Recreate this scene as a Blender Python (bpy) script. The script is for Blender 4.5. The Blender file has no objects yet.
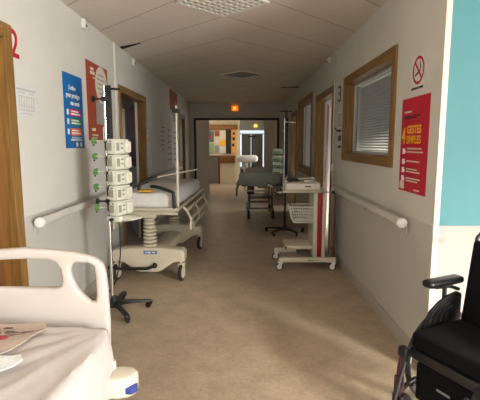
import bpy, bmesh, math, random
from mathutils import Vector, Matrix, Euler
random.seed(7)
PI = math.pi
C = bpy.context.scene.collection
scene = bpy.context.scene

# ------------------------------------------------------------------ materials
def lin(c):
    return tuple(((v / 255) / 12.92 if v / 255 <= .04045 else ((v / 255 + .055) / 1.055) ** 2.4) for v in c)

def mat(name, rgb, rough=.6, metal=0, var=.06, scale=14, bump=0, emit=0, spec=.5, coat=0, stretch=None):
    m = bpy.data.materials.new(name); m.use_nodes = True
    nt = m.node_tree; b = nt.nodes['Principled BSDF']
    col = lin(rgb)
    tc = nt.nodes.new('ShaderNodeTexCoord'); mp = nt.nodes.new('ShaderNodeMapping')
    nt.links.new(tc.outputs['Object'], mp.inputs['Vector'])
    if stretch: mp.inputs['Scale'].default_value = stretch
    nz = nt.nodes.new('ShaderNodeTexNoise'); nz.inputs['Scale'].default_value = scale; nz.inputs['Detail'].default_value = 5
    nt.links.new(mp.outputs['Vector'], nz.inputs['Vector'])
    cr = nt.nodes.new('ShaderNodeValToRGB')
    cr.color_ramp.elements[0].position = .3; cr.color_ramp.elements[1].position = .7
    cr.color_ramp.elements[0].color = tuple(max(0, v * (1 - var)) for v in col) + (1,)
    cr.color_ramp.elements[1].color = tuple(min(1, v * (1 + var)) for v in col) + (1,)
    nt.links.new(nz.outputs['Fac'], cr.inputs['Fac']); nt.links.new(cr.outputs['Color'], b.inputs['Base Color'])
    b.inputs['Roughness'].default_value = rough; b.inputs['Metallic'].default_value = metal
    b.inputs['Specular IOR Level'].default_value = spec
    b.inputs['Coat Weight'].default_value = coat
    if bump:
        bp = nt.nodes.new('ShaderNodeBump'); bp.inputs['Strength'].default_value = bump; bp.inputs['Distance'].default_value = .01
        nt.links.new(nz.outputs['Fac'], bp.inputs['Height']); nt.links.new(bp.outputs['Normal'], b.inputs['Normal'])
    if emit:
        nt.links.new(cr.outputs['Color'], b.inputs['Emission Color']); b.inputs['Emission Strength'].default_value = emit
    return m

def wood(name, a, b_, axis='Z', rough=.45):
    m = bpy.data.materials.new(name); m.use_nodes = True
    nt = m.node_tree; b = nt.nodes['Principled BSDF']
    tc = nt.nodes.new('ShaderNodeTexCoord'); mp = nt.nodes.new('ShaderNodeMapping')
    s = [14, 14, 14]; s['XYZ'.index(axis)] = .7
    mp.inputs['Scale'].default_value = s
    nt.links.new(tc.outputs['Object'], mp.inputs['Vector'])
    nz = nt.nodes.new('ShaderNodeTexNoise'); nz.inputs['Scale'].default_value = 3; nz.inputs['Detail'].default_value = 8; nz.inputs['Distortion'].default_value = .6
    nt.links.new(mp.outputs['Vector'], nz.inputs['Vector'])
    cr = nt.nodes.new('ShaderNodeValToRGB'); cr.color_ramp.elements[0].position = .32; cr.color_ramp.elements[1].position = .68
    cr.color_ramp.elements[0].color = lin(a) + (1,); cr.color_ramp.elements[1].color = lin(b_) + (1,)
    nt.links.new(nz.outputs['Fac'], cr.inputs['Fac']); nt.links.new(cr.outputs['Color'], b.inputs['Base Color'])
    b.inputs['Roughness'].default_value = rough
    return m

def floor_mat():
    m = bpy.data.materials.new('floor_vinyl'); m.use_nodes = True
    nt = m.node_tree; b = nt.nodes['Principled BSDF']
    tc = nt.nodes.new('ShaderNodeTexCoord')
    n1 = nt.nodes.new('ShaderNodeTexNoise'); n1.inputs['Scale'].default_value = 4.5; n1.inputs['Detail'].default_value = 9; n1.inputs['Roughness'].default_value = .7
    n2 = nt.nodes.new('ShaderNodeTexNoise'); n2.inputs['Scale'].default_value = 38; n2.inputs['Detail'].default_value = 4
    for n in (n1, n2): nt.links.new(tc.outputs['Object'], n.inputs['Vector'])
    mx = nt.nodes.new('ShaderNodeMix'); mx.data_type = 'FLOAT'; mx.inputs[0].default_value = .35
    nt.links.new(n1.outputs['Fac'], mx.inputs[2]); nt.links.new(n2.outputs['Fac'], mx.inputs[3])
    cr = nt.nodes.new('ShaderNodeValToRGB')
    cr.color_ramp.elements[0].position = .36; cr.color_ramp.elements[1].position = .64
    cr.color_ramp.elements[0].color = lin((158, 141, 120)) + (1,); cr.color_ramp.elements[1].color = lin((190, 172, 149)) + (1,)
    nt.links.new(mx.outputs[0], cr.inputs['Fac']); nt.links.new(cr.outputs['Color'], b.inputs['Base Color'])
    b.inputs['Roughness'].default_value = .42
    return m

def ceil_mat():
    # suspended square tiles laid diagonally to the corridor, 0.615 m pitch
    m = bpy.data.materials.new('ceiling_tiles'); m.use_nodes = True
    nt = m.node_tree; b = nt.nodes['Principled BSDF']; L = nt.links
    tc = nt.nodes.new('ShaderNodeTexCoord'); sp = nt.nodes.new('ShaderNodeSeparateXYZ'); L.new(tc.outputs['Object'], sp.inputs[0])
    def math_(op, a, b2=None):
        n = nt.nodes.new('ShaderNodeMath'); n.operation = op
        for i, v in enumerate((a, b2)):
            if v is None: continue
            if isinstance(v, (int, float)): n.inputs[i].default_value = v
            else: L.new(v, n.inputs[i])
        return n.outputs[0]
    x, y = sp.outputs[0], sp.outputs[1]
    ds = []
    for s_, off in ((math_('ADD', x, y), 3.33), (math_('SUBTRACT', y, x), 3.68)):
        q = math_('DIVIDE', math_('SUBTRACT', s_, off), .87)
        fr = math_('FRACT', math_('ADD', q, .5)); ds.append(math_('ABSOLUTE', math_('SUBTRACT', fr, .5)))
    d = math_('MINIMUM', ds[0], ds[1])
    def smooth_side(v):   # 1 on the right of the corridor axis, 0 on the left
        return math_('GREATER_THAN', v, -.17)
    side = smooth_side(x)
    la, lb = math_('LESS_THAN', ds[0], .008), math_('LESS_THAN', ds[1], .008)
    wa = math_('SUBTRACT', 1, math_('MULTIPLY', side, .75)); wb = math_('ADD', .25, math_('MULTIPLY', side, .75))  # groove shading painted in: one diagonal strong, the other faded, swapped per side
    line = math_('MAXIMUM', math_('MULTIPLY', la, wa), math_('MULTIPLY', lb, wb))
    nz = nt.nodes.new('ShaderNodeTexNoise'); nz.inputs['Scale'].default_value = 60; nz.inputs['Detail'].default_value = 6; L.new(tc.outputs['Object'], nz.inputs['Vector'])
    cr = nt.nodes.new('ShaderNodeValToRGB'); cr.color_ramp.elements[0].color = lin((214, 204, 194)) + (1,); cr.color_ramp.elements[1].color = lin((226, 218, 208)) + (1,)
    L.new(nz.outputs['Fac'], cr.inputs['Fac'])
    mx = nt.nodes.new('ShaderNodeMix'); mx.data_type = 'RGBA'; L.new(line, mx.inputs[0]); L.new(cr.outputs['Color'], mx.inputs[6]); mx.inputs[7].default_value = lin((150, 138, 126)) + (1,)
    L.new(mx.outputs[2], b.inputs['Base Color']); b.inputs['Roughness'].default_value = .9
    return m

def glass_mat():
    m = bpy.data.materials.new('window_glass'); m.use_nodes = True
    nt = m.node_tree; nt.nodes.clear()
    o = nt.nodes.new('ShaderNodeOutputMaterial'); t = nt.nodes.new('ShaderNodeBsdfTransparent'); g = nt.nodes.new('ShaderNodeBsdfGlossy')
    t.inputs[0].default_value = (.88, .89, .88, 1); g.inputs['Roughness'].default_value = .03
    mx = nt.nodes.new('ShaderNodeMixShader'); mx.inputs[0].default_value = .06
    nt.links.new(t.outputs[0], mx.inputs[1]); nt.links.new(g.outputs[0], mx.inputs[2]); nt.links.new(mx.outputs[0], o.inputs[0])
    return m

M = dict(
    wall=mat('wall_paint', (207, 206, 199), .75, var=.03, scale=3),
    panel=mat('wall_protection_panel', (192, 190, 184), .5, var=.02, scale=3),
    skirt=mat('baseboard_vinyl', (176, 170, 162), .5, var=.04),
    teal=mat('teal_paint', (66, 126, 134), .6, var=.03, scale=3),
    whitepost=mat('white_corner_guard', (206, 196, 184), .45, var=.02),
    wood=wood('oak_frame', (112, 82, 38), (152, 114, 60)),
    woody=wood('oak_frame_horizontal', (112, 82, 38), (152, 114, 60), 'Y'),
    woodx=wood('oak_board_horizontal', (104, 66, 26), (146, 98, 44), 'X'),
    leaf=wood('door_leaf_wood', (118, 80, 40), (148, 104, 56)),
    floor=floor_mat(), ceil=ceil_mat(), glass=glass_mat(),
    alcove=mat('alcove_paint', (172, 162, 156), .7, var=.03, scale=3),
    ivory=mat('ivory_plastic', (216, 210, 194), .4, var=.03),
    pump=mat('pump_plastic', (216, 216, 202), .4, var=.04),
    pumpd=mat('pump_grey', (150, 148, 136), .45, var=.06),
    gurney=mat('stretcher_beige', (206, 198, 178), .42, var=.04),
    gsheet=mat('stretcher_sheet', (226, 224, 220), .8, var=.05, bump=.3),
    steel=mat('brushed_steel', (190, 188, 184), .28, 1, var=.04),
    chrome=mat('chrome', (215, 215, 215), .15, 1, var=.02),
    black=mat('black_plastic', (24, 24, 26), .45, var=.2),
    blackg=mat('glossy_black_vinyl', (15, 15, 16), .35, var=.2),
    fabric=mat('black_seat_fabric', (11, 11, 12), .95, var=.2, scale=200, bump=.3, spec=.2),
    rubber=mat('grey_rubber', (46, 45, 44), .7, var=.1),
    green=mat('green_knob', (84, 138, 74), .45, var=.12),
    red=mat('red_plastic', (160, 24, 34), .5, var=.05),
    reddark=mat('dark_red', (120, 24, 30), .6, var=.08),
    purple=mat('purple_lacquer', (70, 28, 46), .3, var=.1, coat=.5),
    blue=mat('blue_plastic', (52, 66, 140), .4, var=.06),
    badge=mat('blue_badge', (84, 112, 168), .4, var=.05),
    hbed=mat('bed_board_plastic', (198, 190, 184), .38, var=.02, scale=4),
    sheet=mat('white_cotton', (200, 193, 190), .9, var=.02, scale=30, bump=.15, spec=.2),
    pad=mat('beige_flannel', (192, 176, 164), .95, var=.05, scale=60, bump=.2, spec=.1),
    wrap=mat('shiny_wrap', (226, 232, 234), .15, var=.05, scale=60, bump=.5),
    pwhite=mat('paper_white', (214, 212, 206), .8, var=.02),
    pfaint=mat('paper_grey', (205, 206, 204), .8, var=.03),
    pblue=mat('poster_blue', (10, 104, 176), .5, var=.04),
    porange=mat('poster_rust', (158, 68, 42), .6, var=.05),
    pteal=mat('paper_teal', (62, 112, 120), .7, var=.05),
    brownink=mat('brown_ink', (104, 74, 70), .8, var=.1),
    pgrey=mat('poster_grey', (150, 146, 140), .7, var=.05),
    pcream=mat('poster_cream', (214, 204, 186), .7, var=.04),
    pred=mat('poster_red', (190, 22, 54), .5, var=.04),
    ppink=mat('paper_pink', (214, 194, 182), .8, var=.05),
    pgreen=mat('paper_green', (138, 168, 130), .8, var=.05),
    pyellow=mat('print_yellow', (240, 180, 30), .6, var=.03),
    pmag=mat('print_magenta', (190, 32, 90), .6, var=.04),
    pgrn=mat('print_green', (30, 140, 90), .6, var=.04),
    porg=mat('print_orange', (226, 104, 34), .6, var=.04),
    inkwhite=mat('ink_white', (236, 236, 236), .6, var=.01),
    inkgrey=mat('ink_grey', (140, 142, 144), .7, var=.03),
    inkfaint=mat('ink_faint', (172, 174, 176), .8, var=.03),
    inkblack=mat('ink_black', (26, 26, 28), .6, var=.03),
    numred=mat('number_red', (186, 26, 50), .45, var=.03),
    numdark=mat('number_dark', (62, 58, 58), .5, var=.03),
    blind=mat('blind_slat', (196, 200, 204), .5, var=.02),
    alu=mat('window_aluminium', (200, 202, 202), .4, .3, var=.03),
    leafgrey=mat('fire_door_grey', (232, 220, 208), .6, var=.05),
    dark=mat('dark_brown', (44, 30, 22), .7, var=.1),
    darkgrey=mat('dark_grey', (62, 64, 66), .6, var=.08),
    midgrey=mat('mid_grey_metal', (112, 110, 104), .4, .3, var=.08),
    palegreen=mat('pale_green_plastic', (176, 190, 176), .45, var=.05),
    cabinet=mat('cabinet_grey', (126, 120, 108), .6, var=.05),
    mgreen=mat('grey_green_vinyl', (132, 138, 132), .4, var=.08),
    louvre=mat('louvre_white', (225, 222, 214), .35, var=.02),
    exitm=mat('exit_sign_lit', (255, 128, 26), .5, var=.1, emit=.9),
    exitw=mat('exit_sign_figure', (255, 214, 120), .5, var=.05, emit=1.5),
    exity=mat('exit_sign_far', (255, 190, 70), .5, var=.1, emit=2.5),
    gap_shade=mat('ceiling_gap_shade', (30, 26, 22), .9, var=.1),
    cream=mat('cream_laminate', (206, 190, 160), .6, var=.04),
    pine=wood('pine_board', (206, 140, 60), (232, 172, 88)),
)

# ------------------------------------------------------------------ mesh helpers
class MB:
    def __init__(s): s.bm = bmesh.new()
    def _add(s, bm2, mtx=None):
        if mtx is not None: bm2.transform(mtx)
        me = bpy.data.meshes.new('tmp'); bm2.to_mesh(me); bm2.free(); s.bm.from_mesh(me); bpy.data.meshes.remove(me); return s
    def box(s, x0, x1, y0, y1, z0, z1, r=0, mtx=None, seg=2):
        b = bmesh.new(); bmesh.ops.create_cube(b, size=1)
        b.transform(Matrix.Translation(((x0+x1)/2, (y0+y1)/2, (z0+z1)/2)) @ Matrix.Diagonal((abs(x1-x0), abs(y1-y0), abs(z1-z0), 1)))
        if r: bmesh.ops.bevel(b, geom=b.edges[:], offset=min(r, .49*min(abs(x1-x0), abs(y1-y0), abs(z1-z0))), segments=seg, profile=.5, affect='EDGES')
        return s._add(b, mtx)
    def cyl(s, p0, p1, r, r2=None, n=16):
        p0, p1 = Vector(p0), Vector(p1); d = p1-p0
        b = bmesh.new(); bmesh.ops.create_cone(b, cap_ends=True, segments=n, radius1=r, radius2=r if r2 is None else r2, depth=d.length)
        return s._add(b, Matrix.Translation((p0+p1)/2) @ d.to_track_quat('Z', 'Y').to_matrix().to_4x4())
    def ball(s, c, r, sc=(1, 1, 1), n=12):
        b = bmesh.new(); bmesh.ops.create_uvsphere(b, u_segments=n, v_segments=n//2+2, radius=r)
        return s._add(b, Matrix.Translation(c) @ Matrix.Diagonal((*sc, 1)))
    def lathe(s, prof, c=(0, 0, 0), n=20, mtx=None):
        b = bmesh.new(); rings = []
        for r, z in prof:
            rings.append([b.verts.new((r*math.cos(2*PI*i/n), r*math.sin(2*PI*i/n), z)) for i in range(n)])
        for a, c2 in zip(rings, rings[1:]):
            for i in range(n): b.faces.new((a[i], a[(i+1) % n], c2[(i+1) % n], c2[i]))
        b.faces.new(rings[0][::-1]); b.faces.new(rings[-1])
        bmesh.ops.recalc_face_normals(b, faces=b.faces)
        return s._add(b, Matrix.Translation(c) @ (mtx or Matrix()))
    def tube(s, pts, r, n=10, smooth=0):
        pts = [Vector(p) for p in pts]
        for _ in range(smooth):
            q = [pts[0]]
            for a, b2 in zip(pts, pts[1:]): q += [a.lerp(b2, .25), a.lerp(b2, .75)]
            pts = q + [pts[-1]]
        b = bmesh.new(); rings = []; up = None
        for i, p in enumerate(pts):
            t = (pts[min(i+1, len(pts)-1)] - pts[max(i-1, 0)]).normalized()
            if up is None: up = t.orthogonal().normalized()
            up = (up - t*up.dot(t)).normalized(); w = t.cross(up)
            rings.append([b.verts.new(p + (up*math.cos(2*PI*k/n) + w*math.sin(2*PI*k/n))*r) for k in range(n)])
        for a, c in zip(rings, rings[1:]):
            for k in range(n): b.faces.new((a[k], a[(k+1) % n], c[(k+1) % n], c[k]))
        b.faces.new(rings[0][::-1]); b.faces.new(rings[-1])
        bmesh.ops.recalc_face_normals(b, faces=b.faces)
        return s._add(b)
    def prism(s, pts, lo, hi, ax='Y', holes=(), bev=0, seg=3, mtx=None):
        """polygon (2-D) extruded along ax from lo to hi"""
        f = {'X': lambda a, b2, c: (c, a, b2), 'Y': lambda a, b2, c: (a, c, b2), 'Z': lambda a, b2, c: (a, b2, c)}[ax]
        b = bmesh.new()
        for loop in [pts] + list(holes):
            vs = [b.verts.new(f(p[0], p[1], lo)) for p in loop]
            for i in range(len(vs)): b.edges.new((vs[i], vs[(i+1) % len(vs)]))
        if holes: bmesh.ops.triangle_fill(b, use_beauty=True, use_dissolve=False, edges=b.edges[:])
        else:
            b.faces.new(b.verts[:])
        ex = bmesh.ops.extrude_face_region(b, geom=b.faces[:])
        d = {'X': (hi-lo, 0, 0), 'Y': (0, hi-lo, 0), 'Z': (0, 0, hi-lo)}[ax]
        bmesh.ops.translate(b, vec=d, verts=[g for g in ex['geom'] if isinstance(g, bmesh.types.BMVert)])
        bmesh.ops.recalc_face_normals(b, faces=b.faces)
        if bev:
            es = [e for e in b.edges if len(e.link_faces) == 2 and e.calc_face_angle() > 1.2]
            bmesh.ops.bevel(b, geom=es, offset=bev, segments=seg, profile=.5, affect='EDGES')
        return s._add(b, mtx)
    def quad(s, *ps):
        s.bm.faces.new([s.bm.verts.new(p) for p in ps]); return s
    def build(s, name, m, parent=None, smooth=True, label=None, mtx=None):
        if mtx is not None: s.bm.transform(mtx)
        for f in s.bm.faces: f.smooth = smooth
        for e in s.bm.edges:
            if len(e.link_faces) == 2 and e.calc_face_angle(0) > .7: e.smooth = False
        me = bpy.data.meshes.new(name); s.bm.to_mesh(me); s.bm.free(); me.materials.append(m)
        o = bpy.data.objects.new(name, me); C.objects.link(o)
        if parent: o.parent = parent
        if label: o['label'] = label
        return o

def thing(name, label, cat, loc=(0, 0, 0), rz=0, group=None):
    o = bpy.data.objects.new(name, None); C.objects.link(o); o.empty_display_size = .1
    o.location = loc; o.rotation_euler = (0, 0, rz); o['label'] = label; o['category'] = cat
    if group: o['group'] = group
    return o
def tag(o, label, cat, group=None):
    o['label'] = label; o['category'] = cat
    if group: o['group'] = group
    return o
def struct(o): o['kind'] = 'structure'; return o
def dup(root, label=None, group=None):
    r = root.copy(); C.objects.link(r)
    if label: r['label'] = label
    if group: r['group'] = group
    def rec(a, b):
        for ch in list(a.children):
            c = ch.copy(); C.objects.link(c); c.parent = b; c.matrix_parent_inverse = ch.matrix_parent_inverse.copy(); rec(ch, c)
    rec(root, r)
    return r

def text(name, s, size, m, parent, mtx, align='LEFT', ext=.0006, bold=0, sx=1):
    cu = bpy.data.curves.new(name, 'FONT'); cu.body = s; cu.size = size; cu.extrude = ext; cu.align_x = align; cu.offset = bold; cu.resolution_u = 3
    to = bpy.data.objects.new(name, cu); C.objects.link(to)
    dg = bpy.context.evaluated_depsgraph_get(); me = bpy.data.meshes.new_from_object(to.evaluated_get(dg))
    bpy.data.objects.remove(to); bpy.data.curves.remove(cu)
    me.transform(mtx @ Matrix.Diagonal((sx, 1, 1, 1))); me.materials.clear(); me.materials.append(m); me.name = name
    o = bpy.data.objects.new(name, me); C.objects.link(o)
    if parent: o.parent = parent
    return o
# frames on walls: local x = reading direction, local y = up, local z = out of the wall
def on_left(y, z, x=-1.61):   # left wall, faces +x, reads towards +y
    return Matrix(((0, 0, 1, x), (1, 0, 0, y), (0, 1, 0, z), (0, 0, 0, 1)))
def on_right(y, z, x=1.28):   # right wall, faces -x, reads towards -y
    return Matrix(((0, 0, -1, x), (-1, 0, 0, y), (0, 1, 0, z), (0, 0, 0, 1)))
def on_front(x, z, y):        # faces -y, reads towards +x
    return Matrix(((1, 0, 0, x), (0, 0, -1, y), (0, 1, 0, z), (0, 0, 0, 1)))
def slab(w, h, t=.002, u=0, v=0, z0=.0005): return MB().box(u, u+w, v, v+h, z0, z0+t)

# ------------------------------------------------------------------ the setting
H = 2.86; LX = -1.61; RX = 1.28; TH = .15
def wall(name, x0, x1, y0, y1, ops, m, z0=0, z1=H):
    """wall slab along y with rectangular openings (ya, yb, za, zb)"""
    mb = MB(); ys = sorted({y0, y1, *[o[0] for o in ops], *[o[1] for o in ops]})
    for a, b in zip(ys, ys[1:]):
        op = [o for o in ops if o[0] <= a+1e-6 and o[1] >= b-1e-6]
        if not op: mb.box(x0, x1, a, b, z0, z1)
        else:
            if op[0][2] > z0+.001: mb.box(x0, x1, a, b, z0, op[0][2])
            if op[0][3] < z1-.001: mb.box(x0, x1, a, b, op[0][3], z1)
    return struct(mb.build(name, m, smooth=False))
struct(MB().box(-4.8, 4.8, -3.4, 30, -.1, 0).build('floor', M['floor'], smooth=False))
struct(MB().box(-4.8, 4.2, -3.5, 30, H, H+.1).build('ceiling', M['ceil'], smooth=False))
L_OPS = [(2.02, 2.95, 0, 2.33), (5.66, 7.06, 0, 2.30), (10.9, 11.9, 0, 2.3)]
wall('wall_left', LX-TH, LX, -3.4, 13.3, L_OPS, M['wall'])
R_OPS = [(3.64, 5.30, 1.47, 2.34), (6.02, 7.26, 0, 2.33), (7.84, 9.56, 1.08, 2.46), (10.0, 10.9, 0, 2.3)]
wall('wall_right', RX, RX+TH, 2.77, 13.3, R_OPS, M['wall'])
# protection panels below, baseboards
def band(name, x0, x1, segs, z0, z1, m):
    mb = MB()
    for a, b in segs: mb.box(x0, x1, a, b, z0, z1, .002, seg=1)
    return struct(mb.build(name, m, smooth=False))
L_SEG = [(-3.3, 1.94), (3.03, 5.58), (7.14, 10.8), (12.0, 13.3)]
R_SEG = [(2.79, 5.93), (7.34, 9.9), (11.0, 13.3)]
band('trim_1', LX, LX+.006, L_SEG, .13, 1.06, M['panel']); band('trim_2', RX-.006, RX, R_SEG, .13, 1.05, M['panel'])
band('baseboard_left', LX, LX+.012, L_SEG, 0, .13, M['skirt']); band('baseboard_right', RX-.012, RX, R_SEG, 0, .13, M['skirt'])
# end of the right wall and alcove with the teal wall
struct(MB().box(1.272, 1.312, 2.745, 2.77, 0, H, .004).build('trim_3', M['whitepost'], smooth=False))
struct(MB().box(1.43, 4.1, 2.77, 2.92, 0, H).box(RX, 1.43, 2.765, 2.77, 0, H).build('wall_alcove', M['alcove'], smooth=False))
struct(MB().box(1.316, 4.0, 2.755, 2.765, 1.06, H).build('trim_4', M['teal'], smooth=False))
wall('wall_east', 4.0, 4.15, -3.4, 2.77, [(-3.15, -.4, .06, 2.8)], M['wall'])
struct(MB().box(-4.8, -1.15, -3.5, -3.4, 0, H).box(.75, 4.15, -3.5, -3.4, 0, H).box(-1.15, .75, -3.5, -3.4, 0, 1.05).box(-1.15, .75, -3.5, -3.4, 2.45, H).build('wall_behind', M['wall'], smooth=False))  # opening in the unseen rear wall added for the fill lamp
w = struct(MB().box(3.98, 4.16, -3.21, -3.15, 0, 2.84).box(3.98, 4.16, -.4, -.34, 0, 2.84).box(3.98, 4.16, -3.15, -.4, 0, .06).box(3.98, 4.16, -3.15, -.4, 2.8, 2.84).build('window_3', M['alu'], smooth=False))
# conduit and vertical joints
struct(MB().box(LX, LX+.022, 5.45, 5.475, 1.07, H, .003).build('trim_5', M['wall'], smooth=False))
struct(MB().box(RX-.026, RX-.013, 5.86, 5.885, 0, H, .003).build('trim_6', M['wall'], smooth=False))

# doors and interior windows
def frame_mb(side, ya, yb, za, zb, w, sill):
    x_in = LX if side < 0 else RX; x_out = x_in + side*TH; x_pr = x_in - side*.018
    a, b = sorted((x_out, x_pr))
    mb = MB()
    mb.box(a, b, ya-w, ya+.02, za if not sill else za-w, zb+w, .004).box(a, b, yb-.02, yb+w, za if not sill else za-w, zb+w, .004)
    mb2 = MB().box(a, b, ya+.02, yb-.02, zb-.02, zb+w, .004)
    if sill: mb2.box(a, b, ya+.02, yb-.02, za-w, za+.02, .004)
    return mb, mb2
def framed(name, side, ya, yb, za, zb, w=.08, sill=False, root=None):
    a, b = frame_mb(side, ya, yb, za, zb, w, sill)
    o = root or struct(a.build(name, M['wood'], smooth=False))
    b.build('head_rail', M['woody'], o, smooth=False)
    return o
d1 = framed('door_1', -1, 2.02, 2.95, 0, 2.33)
MB().box(-1.70, -1.66, 2.04, 2.93, .01, 2.31, .003).build('door_leaf', M['leaf'], d1, smooth=False)
MB().cyl((-1.66, 2.14, 1.03), (-1.61, 2.14, 1.03), .012).tube([(-1.61, 2.14, 1.03), (-1.60, 2.16, 1.03), (-1.60, 2.26, 1.03)], .009).build('door_handle', M['steel'], d1)
d2 = framed('door_2', -1, 5.66, 7.06, 0, 2.30, w=.07)
Rz = Matrix.Translation((-1.76, 7.02, 0)) @ Matrix.Rotation(math.radians(110), 4, 'Z')
lf = MB().box(0, 1.1, -.04, 0, .01, 2.27, .003, mtx=Rz).build('door_leaf', M['wall'], d2, smooth=False)
MB().box(.0, 1.09, .0005, .004, 1.22, 2.26, mtx=Rz).build('red_panel', M['reddark'], d2, smooth=False)
d3 = framed('door_3', 1, 6.02, 7.26, 0, 2.33)
Rz = Matrix.Translation((1.435, 7.22, 0)) @ Matrix.Rotation(math.radians(75), 4, 'Z')
MB().box(0, 1.15, 0, .04, .01, 2.3, .003, mtx=Rz).build('door_leaf', M['wall'], d3, smooth=False)
MB().box(0.02, .5, -.004, -.0005, .02, 2.28, mtx=Rz).build('red_panel', M['red'], d3, smooth=False)
d4 = framed('door_4', 1, 10.0, 10.9, 0, 2.3)
d5 = framed('door_5', -1, 10.9, 11.9, 0, 2.3)
MB().box(-1.70, -1.66, 10.92, 11.88, .01, 2.28, .003).build('door_leaf', M['leaf'], d5, smooth=False)
def blinds_window(name, ya, yb, za, zb, w, slats):
    o = framed(name, 1, ya, yb, za, zb, w, True)
    xg = RX + .10
    MB().box(xg, xg+.03, ya+.02, ya+.05, za+.02, zb-.02).box(xg, xg+.03, yb-.05, yb-.02, za+.02, zb-.02).box(xg, xg+.03, ya+.05, yb-.05, za+.02, za+.05).box(xg, xg+.03, ya+.05, yb-.05, zb-.05, zb-.02).build('sash', M['alu'], o, smooth=False)
    MB().box(xg+.01, xg+.016, ya+.05, yb-.05, za+.05, zb-.05).build('pane', M['glass'], o, smooth=False)
    if slats:
        mb = MB(); n = int((zb-za-.1)/.029)
        for i in range(n):
            z = za+.06+i*.029
            mb.box(-.013, .013, ya+.09, yb-.06, -.0006, .0006, mtx=Matrix.Translation((xg+.065, 0, z)) @ Matrix.Rotation(math.radians(35), 4, 'Y'))
        mb.build('venetian_blind', M['blind'], o, smooth=False)
        MB().box(xg+.045, xg+.085, ya+.08, yb-.05, zb-.05, zb-.02, .003).build('blind_headrail', M['alu'], o, smooth=False)
    return o
blinds_window('window_1', 3.64, 5.30, 1.47, 2.34, .07, True)
blinds_window('window_2', 7.84, 9.56, 1.08, 2.46, .08, False)

# rooms behind (right office, left room), far hall
struct(MB().box(4.1, 4.2, 2.92, 12.3, 0, .9).box(4.1, 4.2, 2.92, 12.3, 2.4, H).box(4.1, 4.2, 2.92, 3.5, .9, 2.4).box(4.1, 4.2, 5.5, 6.5, .9, 2.4).box(4.1, 4.2, 8.5, 9.6, .9, 2.4).box(4.1, 4.2, 11.4, 12.3, .9, 2.4)
       .build('wall_right_rooms', M['wall'], smooth=False))
struct(MB().box(RX+TH, 1.98, 9.62, 9.72, 0, H).box(2.6, 4.1, 9.62, 9.72, 0, H).box(1.98, 2.6, 9.62, 9.72, 0, .9).box(1.98, 2.6, 9.62, 9.72, 2.35, H).box(RX+TH, 4.1, 12.2, 12.3, 0, H).build('wall_partition', M['wall'], smooth=False))
struct(MB().box(-4.6, -4.5, 4.4, 10.1, 0, H).box(-4.5, LX-TH, 4.4, 4.5, 0, H)
       .box(-4.5, -3.4, 10, 10.1, 0, H).box(-2.74, LX-TH, 10, 10.1, 0, H).box(-3.4, -2.74, 10, 10.1, 0, 1.42).box(-3.4, -2.74, 10, 10.1, 2.42, H).build('wall_left_room', M['wall'], smooth=False))
# fire-door partition at the end
FY = 13.3
struct(MB().box(LX-TH, -1.5, FY, FY+.12, 0, H).box(1.16, RX+TH, FY, FY+.12, 0, H).box(-1.5, 1.16, FY, FY+.12, 2.40, H).build('wall_end', M['wall'], smooth=False))
struct(MB().box(-1.5, -1.44, FY-.02, FY+.12, 0, 2.34).box(1.10, 1.16, FY-.02, FY+.12, 0, 2.34).box(-1.5, 1.16, FY-.02, FY+.12, 2.34, 2.40).build('trim_7', M['dark'], smooth=False))
for nm, x, s, a in (('door_6', -1.43, 1, 14), ('door_7', 1.09, -1, 14)):
    mt = Matrix.Translation((x, FY-.02, 0)) @ Matrix.Rotation(math.radians(s*a), 4, 'Z')
    o = MB().box(*sorted((0, s*.40)), -.045, 0, .01, 2.33, .003, mtx=mt).build(nm, M['leafgrey'], smooth=False); struct(o)
    MB().cyl(mt @ Vector((s*.34, -.045, 1.05)), mt @ Vector((s*.34, -.09, 1.05)), .012).tube([mt @ Vector((s*.34, -.09, 1.05)), mt @ Vector((s*.24, -.09, 1.05))], .009).build('door_handle', M['steel'], o)
# far hall shell
struct(MB().box(-4.8, -4.7, 13.42, 30, 0, H).build('wall_far_left', M['wall'], smooth=False))
struct(MB().box(1.3, 1.4, 13.42, 15.5, 0, H).box(1.3, 1.4, 17.1, 19.4, 0, H).box(1.3, 1.4, 20.6, 24, 0, H).box(1.3, 1.4, 19.4, 20.6, 0, .9).box(1.3, 1.4, 19.4, 20.6, 2.1, H).box(1.3, 1.4, 15.5, 17.1, 0, .7).box(1.3, 1.4, 15.5, 17.1, 2.3, H).build('wall_far_right', M['wall'], smooth=False))  # both openings added for the fill lamps behind them
struct(MB().box(-4.7, -.24, 17.9, 18.0, 0, H).box(-.24, -.10, 17.9, 18.0, 0, H).build('wall_reception', M['cream'], smooth=False))
struct(MB().box(-.24, -.16, 18.0, 24, 0, H).build('wall_far_corridor', M['wall'], smooth=False))
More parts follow.
